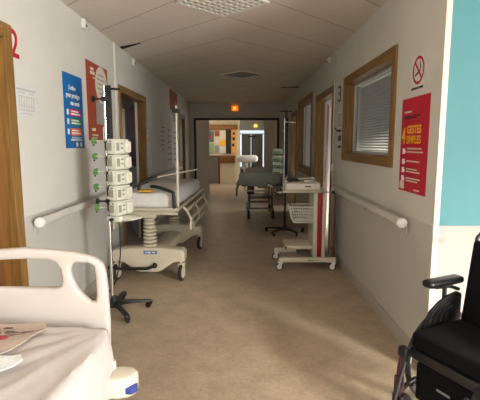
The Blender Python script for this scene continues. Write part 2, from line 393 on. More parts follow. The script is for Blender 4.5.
# end doors with bright glazing, y = 22
EY = 22
struct(MB().box(-.2, 1.35, EY, EY+.1, 2.36, H).build('wall_far_end', M['wall'], smooth=False))
dn = struct(MB().box(-.16, -.10, EY, EY+.08, 0, 2.36).box(1.2, 1.3, EY, EY+.08, 0, 2.36).box(-.16, 1.3, EY, EY+.08, 2.30, 2.36).box(-.16, 1.3, EY, EY+.08, 2.10, 2.14).build('door_8', M['alu'], smooth=False))
MB().box(-.02, .46, EY+.02, EY+.06, .02, 2.10).box(.48, 1.08, EY+.02, EY+.06, .02, 2.10).build('door_leaf', M['cabinet'], dn, smooth=False)
MB().box(-.10, 1.2, EY+.03, EY+.036, 2.14, 2.30).box(1.09, 1.2, EY+.03, EY+.036, .1, 2.1).box(-.10, -.03, EY+.03, EY+.036, .1, 2.1).build('pane', M['glass'], dn, smooth=False)
struct(MB().box(-1, 2.2, 24, 24.1, 0, .3).box(-1, -.3, 24, 24.1, .3, H).box(1.45, 2.2, 24, 24.1, .3, H).build('wall_outside', M['wall'], smooth=False))

# ------------------------------------------------------------------ ceiling things
def diamond(cx, cy, half):  # matrix: local square rotated 45 deg at ceiling
    return Matrix.Translation((cx, cy, H)) @ Matrix.Rotation(PI/4, 4, 'Z')
t = thing('ceiling_light', 'square white louvred ceiling light, switched off, set diagonally above the near corridor', 'ceiling light', (-.175, 3.94, H-.002), PI/4)
mb = MB(); s = .30
for a, b in (((-s, s), (-s, -s+.015)), ((-s, s), (s-.015, s)), ((-s, -s+.015), (-s, s)), ((s-.015, s), (-s, s))): mb.box(a[0], a[1], b[0], b[1], -.014, -.001, .002)
mb.build('frame', M['louvre'], t, smooth=False)
MB().box(-.285, .285, -.285, .285, -.004, -.001).build('reflector', M['pgrey'], t, smooth=False)
mb = MB()
for i in range(9):
    q = -.28 + i*.07
    mb.box(q-.003-.012, q+.012, -.285, .285, -.012, -.0045); mb.box(-.285, .285, q-.003-.012, q+.012, -.0125, -.005)
mb.build('louvre', M['louvre'], t, smooth=False)
t = thing('ceiling_vent', 'square smoke hatch panel in the ceiling, beyond the louvred light', 'vent', (0.0, 7.86, H-.002), PI/4)
MB().box(-.27, .27, -.27, .27, -.012, -.001, .003).build('panel', M['inkgrey'], t, smooth=False)
MB().box(-.30, .30, -.30, -.27, -.02, -.001).box(-.30, .30, .27, .30, -.02, -.001).box(-.30, -.27, -.27, .27, -.02, -.001).box(.27, .30, -.27, .27, -.02, -.001).build('frame', M['louvre'], t, smooth=False)
t = tag(MB().lathe([(.05, 0), (.06, -.01), (.055, -.03), (.03, -.045), (.012, -.048)], (.02, 9.6, H-.001)).build('smoke_detector', M['louvre']), 'small round white smoke detector on the ceiling beyond the smoke hatch', 'smoke detector')
# sagging tile corners: flat dark polygons painted as the shade inside the gaps
struct(MB().prism([(-1.60, 5.70), (-1.60, 5.84), (-1.27, 5.505), (-1.29, 5.49)], H-.004, H-.001, 'Z').build('trim_8', M['gap_shade'], smooth=False))
struct(MB().prism([(1.27, 9.5), (1.27, 9.68), (.86, 9.72), (.9, 9.6)], H-.004, H-.001, 'Z').build('trim_9', M['gap_shade'], smooth=False))
for y, z, lb in ((4.42, 2.80, 'small white motion sensor high on the left wall, the one nearer the camera'), (6.36, 2.79, 'small white sensor box high on the left wall beyond the vertical conduit')):
    t = thing('wall_sensor', lb, 'sensor', (LX, y, z))
    MB().box(.001, .04, -.035, .035, -.05, .045, .008).build('housing', M['louvre'], t)
    MB().ball((.038, .01, -.02), .014).build('lens', M['darkgrey'], t)
# small bracket lamps on right high wall
t = thing('wall_sensor', 'small white sensor box high on the right wall above the blinds window', 'sensor', (RX, 6.3, 2.80))
MB().box(-.04, -.001, -.035, .035, -.04, .04, .008).build('housing', M['louvre'], t)
MB().ball((-.038, -.01, -.02), .012).build('lens', M['darkgrey'], t)
# exit signs
def exit_sign(x, y, z, lb, mm, w=.2, h=.15):
    t = thing('exit_sign', lb, 'exit sign', (x, y, z))
    MB().box(-w/2, w/2, -.05, -.001, 0, h, .01).build('housing', mm, t, smooth=False)
    # running figure
    k = h/.19
    mb = MB().ball((.01*k, -.052, .145*k), .017*k).tube([(.0, -.053, .12*k), (-.012*k, -.053, .085*k)], .014*k)
    mb.tube([(-.012*k, -.053, .085*k), (.025*k, -.053, .06*k), (.012*k, -.053, .025*k)], .009*k).tube([(-.012*k, -.053, .085*k), (-.035*k, -.053, .05*k), (-.07*k, -.053, .045*k)], .009*k)
    mb.tube([(.0, -.053, .12*k), (.04*k, -.053, .1*k)], .007*k).tube([(.0, -.053, .12*k), (-.04*k, -.053, .115*k), (-.05*k, -.053, .09*k)], .007*k)
    mb.build('running_figure', M['exitw'], t)
exit_sign(-.22, 13.3, 2.62, 'glowing orange exit sign on the wall above the end doors', M['exitm'])
exit_sign(.70, 22.0, 2.47, 'small glowing yellow exit sign far away above the end entrance', M['exity'], .16, .12)

# ------------------------------------------------------------------ handrails
def handrail(name, label, side, ya, yb, brs, z=1.01):
    xw = LX if side < 0 else RX; x = xw - side*.075
    t = thing(name, label, 'handrail', (xw, ya, 0))
    T = lambda p: (p[0]-xw, p[1]-ya, p[2])
    MB().box(x-.018-xw, x+.018-xw, .03, yb-ya-.03, z-.034, z+.034, .017, seg=3).build('rail', M['panel'], t)
    for e in (0, yb-ya-.04):
        MB().lathe([(.02, 0), (.036, .005), (.039, .02), (.036, .036), (.02, .04)], T((x, ya+e, z)), mtx=Matrix.Rotation(-PI/2, 4, 'X')).build('end_cap', M['inkwhite'], t)
    for y in brs:
        lo, hi = sorted((xw-side*.006, x))
        MB().box(lo-xw, hi-xw, y-ya-.015, y-ya+.015, z-.055, z-.025, .005).box(*sorted((-side*.0065, -side*.016)), y-ya-.025, y-ya+.025, z-.10, z-.0, .004).build('bracket', M['panel'], t)
    return t
handrail('handrail', 'white tubular handrail along the right wall under the blinds window', 1, 3.10, 5.46, (3.2, 4.1, 5.0, 5.4))
handrail('handrail', 'white tubular handrail along the left wall under the blue poster', -1, 3.12, 5.45, (3.2, 3.9, 4.6, 5.3))
handrail('handrail', 'white handrail on the left wall beyond the open door, behind the stretcher', -1, 7.3, 10.6, (7.4, 8.5, 9.6, 10.5))

# ------------------------------------------------------------------ posters and signs
def poster(name, label, cat, F, w, h, m, group=None):
    o = slab(w, h, .002).build(name, m, smooth=False, mtx=F)
    tag(o, label, cat, group); return o
def bars(o, name, rects, m, F, z0=.0035):
    mb = MB()
    for u, v, w, h in rects: mb.box(u, u+w, v, v+h, z0, z0+.0006)
    return mb.build(name, m, o, smooth=False, mtx=F)
def txt(o, s, u, v, size, m, F, bold=0, sx=1): return text('lettering', s, size, m, o, F @ Matrix.Translation((u, v, .0042)), bold=bold, sx=sx)
# blue poster
F = on_left(3.87, 1.56); o = poster('poster', 'blue health poster with coloured labels on the left wall', 'poster', F, .46, .69, M['pblue'])
txt(o, "J'utilise", .12, .545, .06, M['inkwhite'], F); txt(o, 'pour protéger', .055, .475, .062, M['inkwhite'], F, .0015, .93); txt(o, 'ma santé', .15, .405, .06, M['inkwhite'], F, .0015)
for v, mm in ((.30, 'pmag'), (.215, 'pgrn'), (.12, 'porg')):
    bars(o, 'coloured_label', [(.13, v, .26, .07)], M[mm], F)
    bars(o, 'label_text', [(.15, v+.042, .18, .012), (.15, v+.014, .22, .016), (.05, v+.01, .045, .05)], M['inkwhite'], F, .0045)
bars(o, 'footer_text', [(.14, .095, .24, .008), (.12, .073, .28, .012), (.24, .015, .045, .04), (.34, .015, .045, .04)], M['inkwhite'], F)
# rust poster
F = on_left(4.46, 1.64); o = poster('poster', 'tall rust-orange poster with a cream speech bubble behind the pump stand', 'poster', F, .70, .83, M['porange'])
mb = MB().lathe([(.205, 0), (.205, .0008)], (.47, .62, .0035), 32); mb.build('speech_bubble', M['pcream'], o, smooth=False, mtx=F)
bars(o, 'bubble_text', [(.36, .72, .2, .014), (.32, .67, .27, .014), (.33, .62, .28, .014), (.32, .57, .24, .014), (.38, .52, .18, .014)], M['inkgrey'], F, .0047)
bars(o, 'title_text', [(.13, .745, .1, .03), (.12, .70, .14, .035), (.2, .66, .06, .02)], M['pcream'], F)
mb = MB().prism([(.26, .18), (.62, .18), (.62, .42), (.55, .46), (.33, .46), (.26, .40)], .0032, .0040, 'Z'); mb.build('printed_figure', M['pgrey'], o, smooth=False, mtx=F)
bars(o, 'lower_text', [(.1, .10, .12, .03), (.1, .05, .2, .014), (.1, .02, .16, .014)], M['pcream'], F)
# faint paper
F = on_left(3.035, 1.79) @ Matrix.Rotation(math.radians(0), 4, 'Z'); o = poster('notice', 'pale sheet of paper with a faint grey drawing beside the near wooden door', 'notice', F, .34, .27, M['pfaint'])
rc = [(.03, .20, .28, .012), (.05, .18, .1, .008), (.2, .18, .08, .008)] + [(.06+.035*i, .06, .006, .10) for i in range(7)] + [(.06, .155, .22, .005), (.06, .09, .22, .004), (.06, .055, .22, .006), (.08, .03, .18, .005)]
bars(o, 'faint_drawing', rc, M['inkfaint'], F)
# room numbers
o = text('room_number', '2', .27, M['numred'], None, on_left(3.02, 2.21) @ Matrix.Translation((0, 0, .001)), ext=.002, bold=.003, sx=.95); tag(o, 'red numeral 2 on the left wall beside the near wooden door', 'number')
o = text('room_number', '3', .30, M['numdark'], None, on_right(5.75, 2.15) @ Matrix.Translation((0, 0, .001)), ext=.002, bold=.001, sx=1.6); tag(o, 'dark numeral 3 on the right wall above small notices', 'number')
# right: no smoking sign
F = on_right(3.27, 1.985) ; o = poster('no_smoking_sign', 'white no smoking sign with red circle above the red poster', 'sign', F, .27, .255, M['pwhite'])
prof = [(.098, 0), (.098, .001), (.078, .001), (.078, 0)]
mb = MB(); n = 36
ring = []
for i in range(n):
    a = 2*PI*i/n; b = 2*PI*(i+1)/n
    mb.quad((.135+.1*math.cos(a), .145+.1*math.sin(a), .0045), (.135+.1*math.cos(b), .145+.1*math.sin(b), .0045), (.135+.08*math.cos(b), .145+.08*math.sin(b), .0045), (.135+.08*math.cos(a), .145+.08*math.sin(a), .0045))
mb.box(-.085, .085, -.009, .009, .0042, .0048, mtx=Matrix.Translation((.135, .145, 0)) @ Matrix.Rotation(math.radians(-45), 4, 'Z'))
mb.build('prohibition_ring', M['pred'], o, smooth=False, mtx=F)
mb = MB().box(-.055, .035, -.008, .008, .0036, .0040, mtx=Matrix.Translation((.135, .13, 0)) @ Matrix.Rotation(math.radians(20), 4, 'Z')); mb.tube([(.165, .15, .004), (.175, .17, .004), (.155, .185, .004), (.165, .20, .004)], .003, 6)
mb.build('cigarette', M['inkblack'], o, smooth=False, mtx=F)
txt(o, 'DEFENSE DE FUMER', .02, .012, .024, M['inkblack'], F, .0004)
# red poster
F = on_right(3.41, 1.235); o = poster('poster', 'crimson red poster with yellow 4 GESTES SIMPLES heading beside the blinds window', 'poster', F, .50, .71, M['pred'])
txt(o, '4', .02, .37, .17, M['pyellow'], F, .003, .9); txt(o, 'GESTES', .12, .445, .082, M['pyellow'], F, .002, .98); txt(o, 'SIMPLES', .12, .37, .082, M['pyellow'], F, .002, .92)
bars(o, 'small_text', [(.05, .60, .14, .014), (.14, .325, .26, .01), (.14, .30, .29, .01), (.14, .23, .24, .01), (.14, .17, .2, .01), (.14, .15, .25, .01), (.14, .10, .26, .01), (.14, .08, .22, .01), (.30, .02, .1, .01)], M['pcream'], F)
bars(o, 'fine_print', [(.05, .57, .3, .008), (.05, .556, .24, .008)], M['inkblack'], F)
mb = MB()
for v in (.30, .22, .155, .09): mb.box(.05, .10, v-.012, v+.03, .0035, .0041).box(.06, .115, v-.002, v+.012, .0035, .0042)
mb.build('hand_icons', M['inkwhite'], o, smooth=False, mtx=F)
bars(o, 'logo_box', [(.02, .015, .09, .06)], M['pcream'], F)
# notices under number 3
F = on_right(5.72, 1.80); o = poster('notice', 'small white typed notice under the numeral 3', 'notice', F, .25, .22, M['pwhite']); bars(o, 'typed_lines', [(.03, .03+.03*i, .19, .012) for i in range(6)], M['inkgrey'], F)
F = on_right(5.68, 1.50); o = poster('notice', 'small white notice with dark symbol, lowest under the numeral 3', 'notice', F, .25, .24, M['pwhite']); bars(o, 'dark_symbol', [(.05, .14, .15, .07), (.03, .05, .19, .03)], M['inkblack'], F)
F = on_right(5.68, 1.745)
t = thing('wall_hook', 'small dark hook between the two notices on the right wall', 'hook', (RX, 5.5, 1.77)); MB().cyl((-.001, 0, 0), (-.05, 0, 0), .012).tube([(-.05, 0, 0), (-.07, 0, .02), (-.07, 0, .04)], .008).build('hook', M['black'], t)
# switch beside the right door
t = thing('light_switch', 'white wall switch and socket column beside the right open door', 'switch', (RX-.013, 5.87, 1.27)); MB().box(-.014, -.001, -.05, .05, -.05, .05, .005).build('plate', M['inkwhite'], t); MB().box(-.02, -.0145, -.025, .025, -.03, .03, .003).build('rocker', M['inkwhite'], t)
# left far notices
FL = [('long pinkish paper notice on the left wall above the stretcher, nearest of the far row', 8.35, 1.40, .55, .68, 'ppink', 0),
      ('large pale pink notice on the left wall, second of the far row', 9.15, 1.12, .60, 1.0, 'ppink', 1),
      ('tall cream notice on the left wall, third of the far row', 9.90, 1.10, .70, .98, 'pcream', 2),
      ('green paper notice on the left wall above the cream one', 10.0, 2.12, .66, .18, 'pgreen', 3),
      ('dark red panel sign high on the left wall near the ceiling', 9.55, 2.38, 1.1, .44, 'porange', 4),
      ('brownish framed notice on the left wall, last before the end doors', 12.0, 1.55, .75, .6, 'ppink', 5)]
for lb, y, z, w, h, m, k in FL:
    F = on_left(y, z); o = poster('notice', lb, 'notice', F, w, h, M[m])
    if k != 4: bars(o, 'printed_lines', [(.06, h*(.12+.13*i), w*(.55+.25*((i*7+k) % 3)/2), h*.035) for i in range(6)], M['inkgrey'], F)
    else: bars(o, 'printed_lines', [(.7, .1, .25, .02), (.7, .2, .2, .02)], M['pcream'], F)
F = on_left(7.2, 1.60); o = poster('notice', 'narrow gold and white notice right beside the left open door frame', 'notice', F, .14, .36, M['pcream']); bars(o, 'printed_lines', [(.02, .05, .1, .06), (.02, .16, .08, .03), (.03, .25, .09, .05)], M['pine'], F)
F = on_left(7.42, 1.22); poster('notice', 'tiny white card on the left wall below the gold notice', 'notice', F, .12, .16, M['pwhite'])

# ------------------------------------------------------------------ casters
def caster(parent, x, y, r=.06, w=.03, rz=0, mw='rubber', mf='gurney', z_top=None, fork=True, name='caster'):
    z_top = z_top or r*2+.03
    T = Matrix.Translation((x, y, 0)) @ Matrix.Rotation(rz, 4, 'Z')
    R = Matrix.Rotation(PI/2, 4, 'Y')
    o = MB().lathe([(r*.5, -w/2), (r*.9, -w/2), (r, -w*.3), (r, w*.3), (r*.9, w/2), (r*.5, w/2)], (0, .02, r), 24, R).build(name, M[mw], parent, mtx=T)
    MB().lathe([(r*.2, -w*.58), (r*.70, -w*.53), (r*.70, w*.53), (r*.2, w*.56)], (0, .02, r), 20, R).build('wheel_hub', M[mf], o, mtx=T)
    if fork:
        MB().prism([(-.02-r*.1, r*2+.004), (r*.6, r*2+.004), (r*.5, r*1.3), (.032, r*.85), (.008, r*.85), (-.01, r*1.3)], -w*.62-.006, -w*.62, 'X', bev=.002, seg=1).prism([(-.02-r*.1, r*2+.004), (r*.6, r*2+.004), (r*.5, r*1.3), (.032, r*.85), (.008, r*.85), (-.01, r*1.3)], w*.62, w*.62+.006, 'X', bev=.002, seg=1)\
            .box(-w*.62-.006, w*.62+.006, -.02-r*.1, r*.9, r*2+.002, r*2+.014, .003).cyl((0, 0, r*2+.01), (0, 0, z_top), .012).build('fork', M[mf], o, mtx=T)
    return o

# ------------------------------------------------------------------ foreground bed
BX0, BX1, BY = -1.58, -.68, 2.12
t = thing('hospital_bed', 'hospital bed with cream moulded headboard against the left wall in the foreground', 'bed', (-1.13, 1.1, 0))
T0 = Matrix.Translation((1.13, -1.1, 0))
xc = -1.135
right = [(.0, 1.065), (.145, 1.055), (.25, 1.042), (.335, 1.022), (.375, 1.005), (.402, .98), (.416, .945), (.425, .85), (.43, .64), (.42, .40)]
out = [(xc+a, b) for a, b in right] + [(xc-a, b) for a, b in reversed(right) if a > 0]
tri = [(.245, .978), (.27, .988), (.335, .983), (.358, .968), (.368, .92), (.368, .80), (.36, .775), (.335, .772), (.30, .80), (.265, .845), (.24, .90), (.234, .945)]
cen = [(.0, 1.005), (.13, 1.0), (.165, .985), (.185, .95), (.192, .895), (.185, .862), (.165, .85), (.0, .85)]
holes = [[(xc+a, b) for a, b in tri], [(xc-a, b) for a, b in reversed(tri)],
         [(xc+a, b) for a, b in cen] + [(xc-a, b) for a, b in reversed(cen) if a > 0]]
MB().prism(out, BY, BY+.05, 'Y', holes=holes, bev=.016).build('headboard', M['hbed'], t, mtx=T0)
MB().box(BX0+.02, BX1-.04, .1, BY-.01, .36, .62, .06, seg=4).build('mattress', M['mgreen'], t, mtx=T0)
MB().box(BX0+.04, BX1-.06, .12, BY-.02, .28, .355, .01).box(BX0+.1, BX1-.12, .3, 1.9, .14, .28, .02).build('bed_frame', M['gurney'], t, mtx=T0)
for x, y in ((-1.48, .35), (-.80, .35), (-1.48, 1.85), (-.84, 1.85)):
    o = caster(t, x+1.13, y-1.1, .065, .035, .3, z_top=.27)
# corner bumper with blue roller
MB().prism([(-.72, 1.86), (-.60, 1.86), (-.545, 1.875), (-.515, 1.91), (-.515, 1.955), (-.545, 1.99), (-.60, 2.0), (-.72, 1.98)], .385, .49, 'Z', bev=.02).cyl((-.645, 1.97, .48), (-.645, 1.97, .53), .016).build('corner_bumper', M['ivory'], t, mtx=T0)
MB().lathe([(.028, 0), (.037, .008), (.037, .035), (.028, .043)], (-.545, 1.905, .405), 24).build('bumper_roller', M['blue'], t, mtx=T0, label='blue bumper roller')
# sheet: draped grid
def drape():
    bm = bmesh.new()
    prof = []   # (x, z)
    for i in range(34):
        u = i/33; prof.append((BX0-.005 + u*(-.72-(BX0-.005)), .665 + .012*math.sin(u*3)))
    prof += [(-.70, .664), (-.685, .658), (-.672, .645), (-.662, .625), (-.655, .60), (-.645, .57), (-.635, .53), (-.632, .49), (-.635, .45), (-.642, .41), (-.648, .36), (-.652, .31), (-.655, .26)]
    n = 90; rows = []
    rnd = random.Random(3)
    for j in range(n+1):
        v = j/n; y = .05 + v*(BY-.075-.05); row = []
        for k, (x, z) in enumerate(prof):
            u = k/(len(prof)-1)
            # long soft creases fanning from the far right corner
            dx, dy = x+.66, y-2.08; ang = math.atan2(dy, dx); dist = math.hypot(dx, dy)
            w = .0055*math.sin(ang*19+1.2*math.sin(dist*4))*min(1, dist*2.2) + .0035*math.sin(ang*43+2+3*dist)*min(1, dist*3) + .002*math.sin(x*31+y*17)
            if k > 33:
                s2 = (k-33)/13; xx = x + .016*math.sin(y*11+s2*2)*s2 + w*1.4*s2; row.append(bm.verts.new((xx, y, z + w*(1-s2))))
                if y > 1.93: row[-1].co.x -= .10*s2*((y-1.93)/.12)**2*.5
            else:
                row.append(bm.verts.new((x, y, z+w)))
        rows.append(row)
    for a, b in zip(rows, rows[1:]):
        for i in range(len(a)-1): bm.faces.new((a[i], a[i+1], b[i+1], b[i]))
    bmesh.ops.recalc_face_normals(bm, faces=bm.faces)
    if sum(f.normal.z for f in bm.faces) < 0: bmesh.ops.reverse_faces(bm, faces=bm.faces)
    mb = MB(); mb.bm.free(); mb.bm = bm
    return mb
sh = drape().build('bed_sheet', M['sheet']); tag(sh, 'creased white cotton sheet draped over the foreground bed mattress', 'bed sheet')
md = sh.modifiers.new('thick', 'SOLIDIFY'); md.thickness = .004; md.offset = -1
# beige draw sheet with red print
def flap(name, poly, z, m, amp=.004, th=.004):
    mb = MB().prism(poly, z, z+th, 'Z'); bm = mb.bm
    for _ in range(4):
        bmesh.ops.triangulate(bm, faces=[f for f in bm.faces if len(f.verts) > 4])
        bmesh.ops.subdivide_edges(bm, edges=[e for e in bm.edges if e.calc_length() > .05], cuts=1, use_grid_fill=False)
    bmesh.ops.triangulate(bm, faces=bm.faces)
    for v in bm.verts: v.co.z += amp*math.sin(v.co.x*24+v.co.y*13) + .5*amp*math.sin(v.co.x*9-v.co.y*31)
    return mb.build(name, m)
dz = flap('draw_sheet', [(-1.55, 2.02), (-1.0, 2.03), (-.965, 1.98), (-.985, 1.90), (-1.02, 1.80), (-1.06, 1.70), (-1.2, 1.66), (-1.56, 1.60)], .694, M['pad'])
tag(dz, 'beige flannel pad with dark red print lying on the white bed sheet', 'bed pad')
mb = MB()
for pts in ([(-1.20, 1.80), (-1.13, 1.82), (-1.09, 1.86), (-1.12, 1.885), (-1.2, 1.86)],):
    mb.prism(pts, .7035, .7045, 'Z')
mb.build('red_print', M['numred'], dz)
mb = MB()
for a in range(4):
    x = -1.20 + .035*a; y = 1.86 + .02*a
    mb.tube([(x, y, .7045), (x+.06, y+.012*(-1)**a, .7048), (x+.13, y+.03, .7045)], .0014, 5)
for x, y in ((-1.22, 1.93), (-1.17, 1.95), (-1.2, 1.90), (-1.14, 1.91), (-1.23, 1.86)): mb.prism([(x, y), (x+.05, y+.006), (x+.04, y+.02), (x+.005, y+.018)], .7035, .7045, 'Z')
mb.build('dark_print', M['brownink'], dz)
wz = flap('plastic_wrapper', [(-1.5, 1.62), (-1.06, 1.685), (-.95, 1.70), (-.92, 1.66), (-.97, 1.58), (-1.06, 1.48), (-1.5, 1.40)], .702, M['wrap'], .008)
tag(wz, 'crumpled shiny white wrapper at the edge of the beige bed pad', 'wrapper')

# ------------------------------------------------------------------ infusion stand with pumps (left)
def star_base(parent, r, a0, n=5, m='black', hub=.055):
    mb = MB().lathe([(hub, .06), (hub+.02, .07), (hub+.015, .10), (.035, .125), (.025, .16)])
    mb.build('base_hub', M[m], parent)
    for i in range(n):
        a = a0 + 2*PI*i/n; c, s_ = math.cos(a), math.sin(a)
        Rm = Matrix.Rotation(a, 4, 'Z')
        lg = MB().prism([(.03, .065), (.03, .115), (r*.5, .105), (r, .085), (r+.015, .075), (r+.01, .062), (r*.5, .075)], -.022, .022, 'Y', bev=.008, seg=2).build('base_leg', M[m], parent, mtx=Rm)
        caster(lg, r*c*.985, r*s_*.985, .028, .022, a+.9, 'black', 'black', .075, True, 'caster')
SX, SY = -1.225, 3.86
t = thing('infusion_stand', 'tall infusion stand with black five-legged base by the rust poster', 'infusion stand', (SX, SY, 0))
star_base(t, .34, math.radians(18))
MB().cyl((-.012, 0, .12), (-.012, 0, 2.12), .016).build('pole', M['chrome'], t)
MB().box(.008, .048, -.02, .02, .93, 2.12, .004).build('dock_rail', M['black'], t)
MB().tube([(.02, -.005, 2.09), (.05, -.005, 2.09), (.13, 0, 2.085)], .011).build('top_handle', M['black'], t)
MB().box(-.035, -.026, -.008, .008, .95, 1.75, .003).build('side_rail', M['ivory'], t)
for z in (2.0, 1.075):
    MB().cyl((-.12, -.01, z), (-.10, -.01, z), .028).cyl((-.10, -.01, z), (-.03, -.01, z), .009).box(-.035, .03, -.025, .02, z-.02, z+.02, .005).build('clamp_knob', M['black'], t)
MB().tube([(.09, -.06, .90), (.10, -.07, .88), (.10, -.06, .6), (.07, -.04, .45), (.02, .02, .3), (-.08, .15, .16), (-.2, .2, .03), (-.27, .3, .02)], .006, 8, 2).build('power_cable', M['black'], t)
# the dock foot below pumps
Rm = Matrix.Translation((.02, 0, 0)) @ Matrix.Rotation(math.radians(-25), 4, 'Z')
MB().box(0, .15, -.09, .10, .90, .95, .012, mtx=Rm).prism([(.13, .952), (.13, .90), (.20, .905), (.27, .92), (.27, .93), (.2, .955)], -.04, .10, 'Y', bev=.006, mtx=Rm).build('dock_foot', M['pump'], t)
MB().cyl(Rm @ Vector((.08, -.09, .925)), Rm @ Vector((.08, -.12, .92)), .014).build('power_plug', M['black'], t)
def make_pump(label):
    p = thing('syringe_pump', label, 'infusion pump', (SX+.02, SY, 1.0), math.radians(-25), 'syringe pumps stacked on the infusion stand')
    MB().box(.055, .135, -.10, .10, 0, .134, .010).build('body', M['pump'], p)
    MB().box(.1352, .150, -.10, .02, .006, .122, .008).box(.1352, .165, .024, .10, .012, .116, .012).build('front_panel', M['pump'], p)
    MB().box(.1502, .1515, -.085, -.045, .03, .10, .002).build('display', M['pumpd'], p)
    MB().cyl((.165, .062, .064), (.172, .062, .064), .024, n=20).build('dial', M['ivory'], p)
    MB().box(.1502, .156, -.03, .0, .085, .10, .003).box(.1502, .156, -.03, .0, .045, .06, .003).build('keypad', M['pumpd'], p)
    MB().box(.05, .11, -.102, -.1002, .03, .10, .002).build('side_label', M['pumpd'], p)
    MB().cyl((.10, -.10, .112), (.10, -.108, .112), .006, n=8).build('screw', M['black'], p)
    MB().box(-.01, .03, -.055, -.012, .03, .115, .004).build('clamp', M['black'], p)
    o = MB().cyl((-.09, -.075, .118), (-.122, -.092, .118), .030, .024, n=20).build('release_knob', M['green'], p, label='green release knob')
    MB().cyl((-.02, -.04, .118), (-.09, -.075, .118), .006).build('knob_rod', M['ivory'], p)
    MB().ball((-.11, -.086, .080), .009).build('knob_tip', M['black'], o)
    return p
plb = ['topmost syringe pump on the infusion stand', 'second syringe pump from the top of the infusion stand', 'third syringe pump from the top of the infusion stand', 'third syringe pump from the bottom of the infusion stand', 'second syringe pump from the bottom of the infusion stand', 'lowest syringe pump on the infusion stand']
P0 = make_pump(plb[5]); P0.location.z = .955
for i in range(1, 5):
    q = dup(P0, plb[5-i] if i < 5 else plb[0]); q.location.z = .955+i*.139
# with five pumps, rename for truth
for ch in P0.children:
    if ch.name.startswith(('release_knob', 'knob_rod')): ch.location.z = -.055
for q, lb in zip([o for o in C.objects if o.name.startswith('syringe_pump')], ['lowest cream syringe pump on the infusion stand', 'cream syringe pump second from the bottom of the infusion stand', 'middle cream syringe pump of the five on the infusion stand', 'cream syringe pump second from the top of the infusion stand', 'topmost cream syringe pump on the infusion stand']): q['label'] = lb

# ------------------------------------------------------------------ stretcher (left)
def moulded_base(t, g, y0):
    # two moulded base beams with arched feet
    arch = [(-.43, .225), (-.43, .34), (-.40, .375), (-.25, .39), (-.11, .40), (.11, .40), (.25, .39), (.40, .375), (.43, .34), (.43, .235), (.35, .232), (.29, .22), (.22, .17), (.15, .12), (.10, .105), (-.10, .105), (-.15, .12), (-.22, .17), (-.29, .22), (-.35, .228)]
    MB().prism(arch, y0-.02, y0+.16, 'Y', bev=.02).build('front_base', M[g], t)
    MB().prism([(a, b) for a, b in arch], 1.42, 1.60, 'Y', bev=.02).build('rear_base', M[g], t)
    MB().box(-.13, .13, y0+.155, 1.425, .17, .30, .03).build('base_cover', M[g], t)
    for x in (-.385, .385):
        for y in (y0+.0, 1.50): caster(t, x, y, .10, .04, -.15, 'rubber', g, .25)
    MB().box(.03, .11, -.024, -.02, .33, .36, .002).box(-.05, .11, -.0225, -.0205, .325, .365, .002).build('maker_badge', M['badge'], t, mtx=Matrix.Translation((0, y0, 0)))
    MB().box(-.035, -.005, -.0245, -.0227, .34, .35).box(.0, .035, -.0245, -.0227, .337, .352).box(.05, .09, -.0265, -.0242, .34, .352).build('badge_lettering', M['inkwhite'], t, mtx=Matrix.Translation((0, y0, 0)))
    MB().tube([(-.46, -.06, .17), (-.3, -.07, .16), (.0, -.07, .165), (.08, -.06, .19)], .018).ball((.09, -.06, .20), .03, (1, 1, 1.1)).build('brake_pedal', M['black'], t, mtx=Matrix.Translation((0, y0, 0)))
    for y in (y0+.10, 1.48):
        mb = MB().cyl((0, y, .38), (0, y, .82), .045)
        for k in range(9): mb.lathe([(.05, 0), (.082-.002*k, .012), (.085-.002*k, .022), (.082-.002*k, .032), (.05, .044)], (0, y, .39+k*.044), 20)
        mb.build('lift_column', M[g], t)
def tube_base(t, g, y0):
    mb = MB()
    for y in (y0+.05, 1.85):
        mb.tube([(-.22, y, .24), (.30, y, .24)], .02)
    for x in (-.22, .30): mb.tube([(x, y0+.05, .24), (x, 1.85, .24)], .02)
    mb.build('base_frame', M[g], t)
    for x, y in ((-.20, y0+.07), (.28, y0+.07), (-.20, 1.83), (.28, 1.83)):
        MB().tube([(x, y, .24), (x, y, .80)], .022).build('leg', M[g], t)
    for x in (-.22, .30):
        for y in (y0+.05, 1.85): caster(t, x, y, .095, .035, .2, 'black', g, .235)
    MB().tube([(-.3, .05, .70), (.3, .05, .70)], .014).tube([(-.3, .05, .80), (-.3, .05, .70)], .014).tube([(.3, .05, .80), (.3, .05, .70)], .014).build('foot_rail', M['gurney'], t)
    MB().box(-.2, .28, y0+.1, 1.8, .44, .455, .004).build('under_shelf', M[g], t)
    MB().box(-.26, -.12, .10, .22, .62, .78, .02).build('crank_box', M['black'], t)
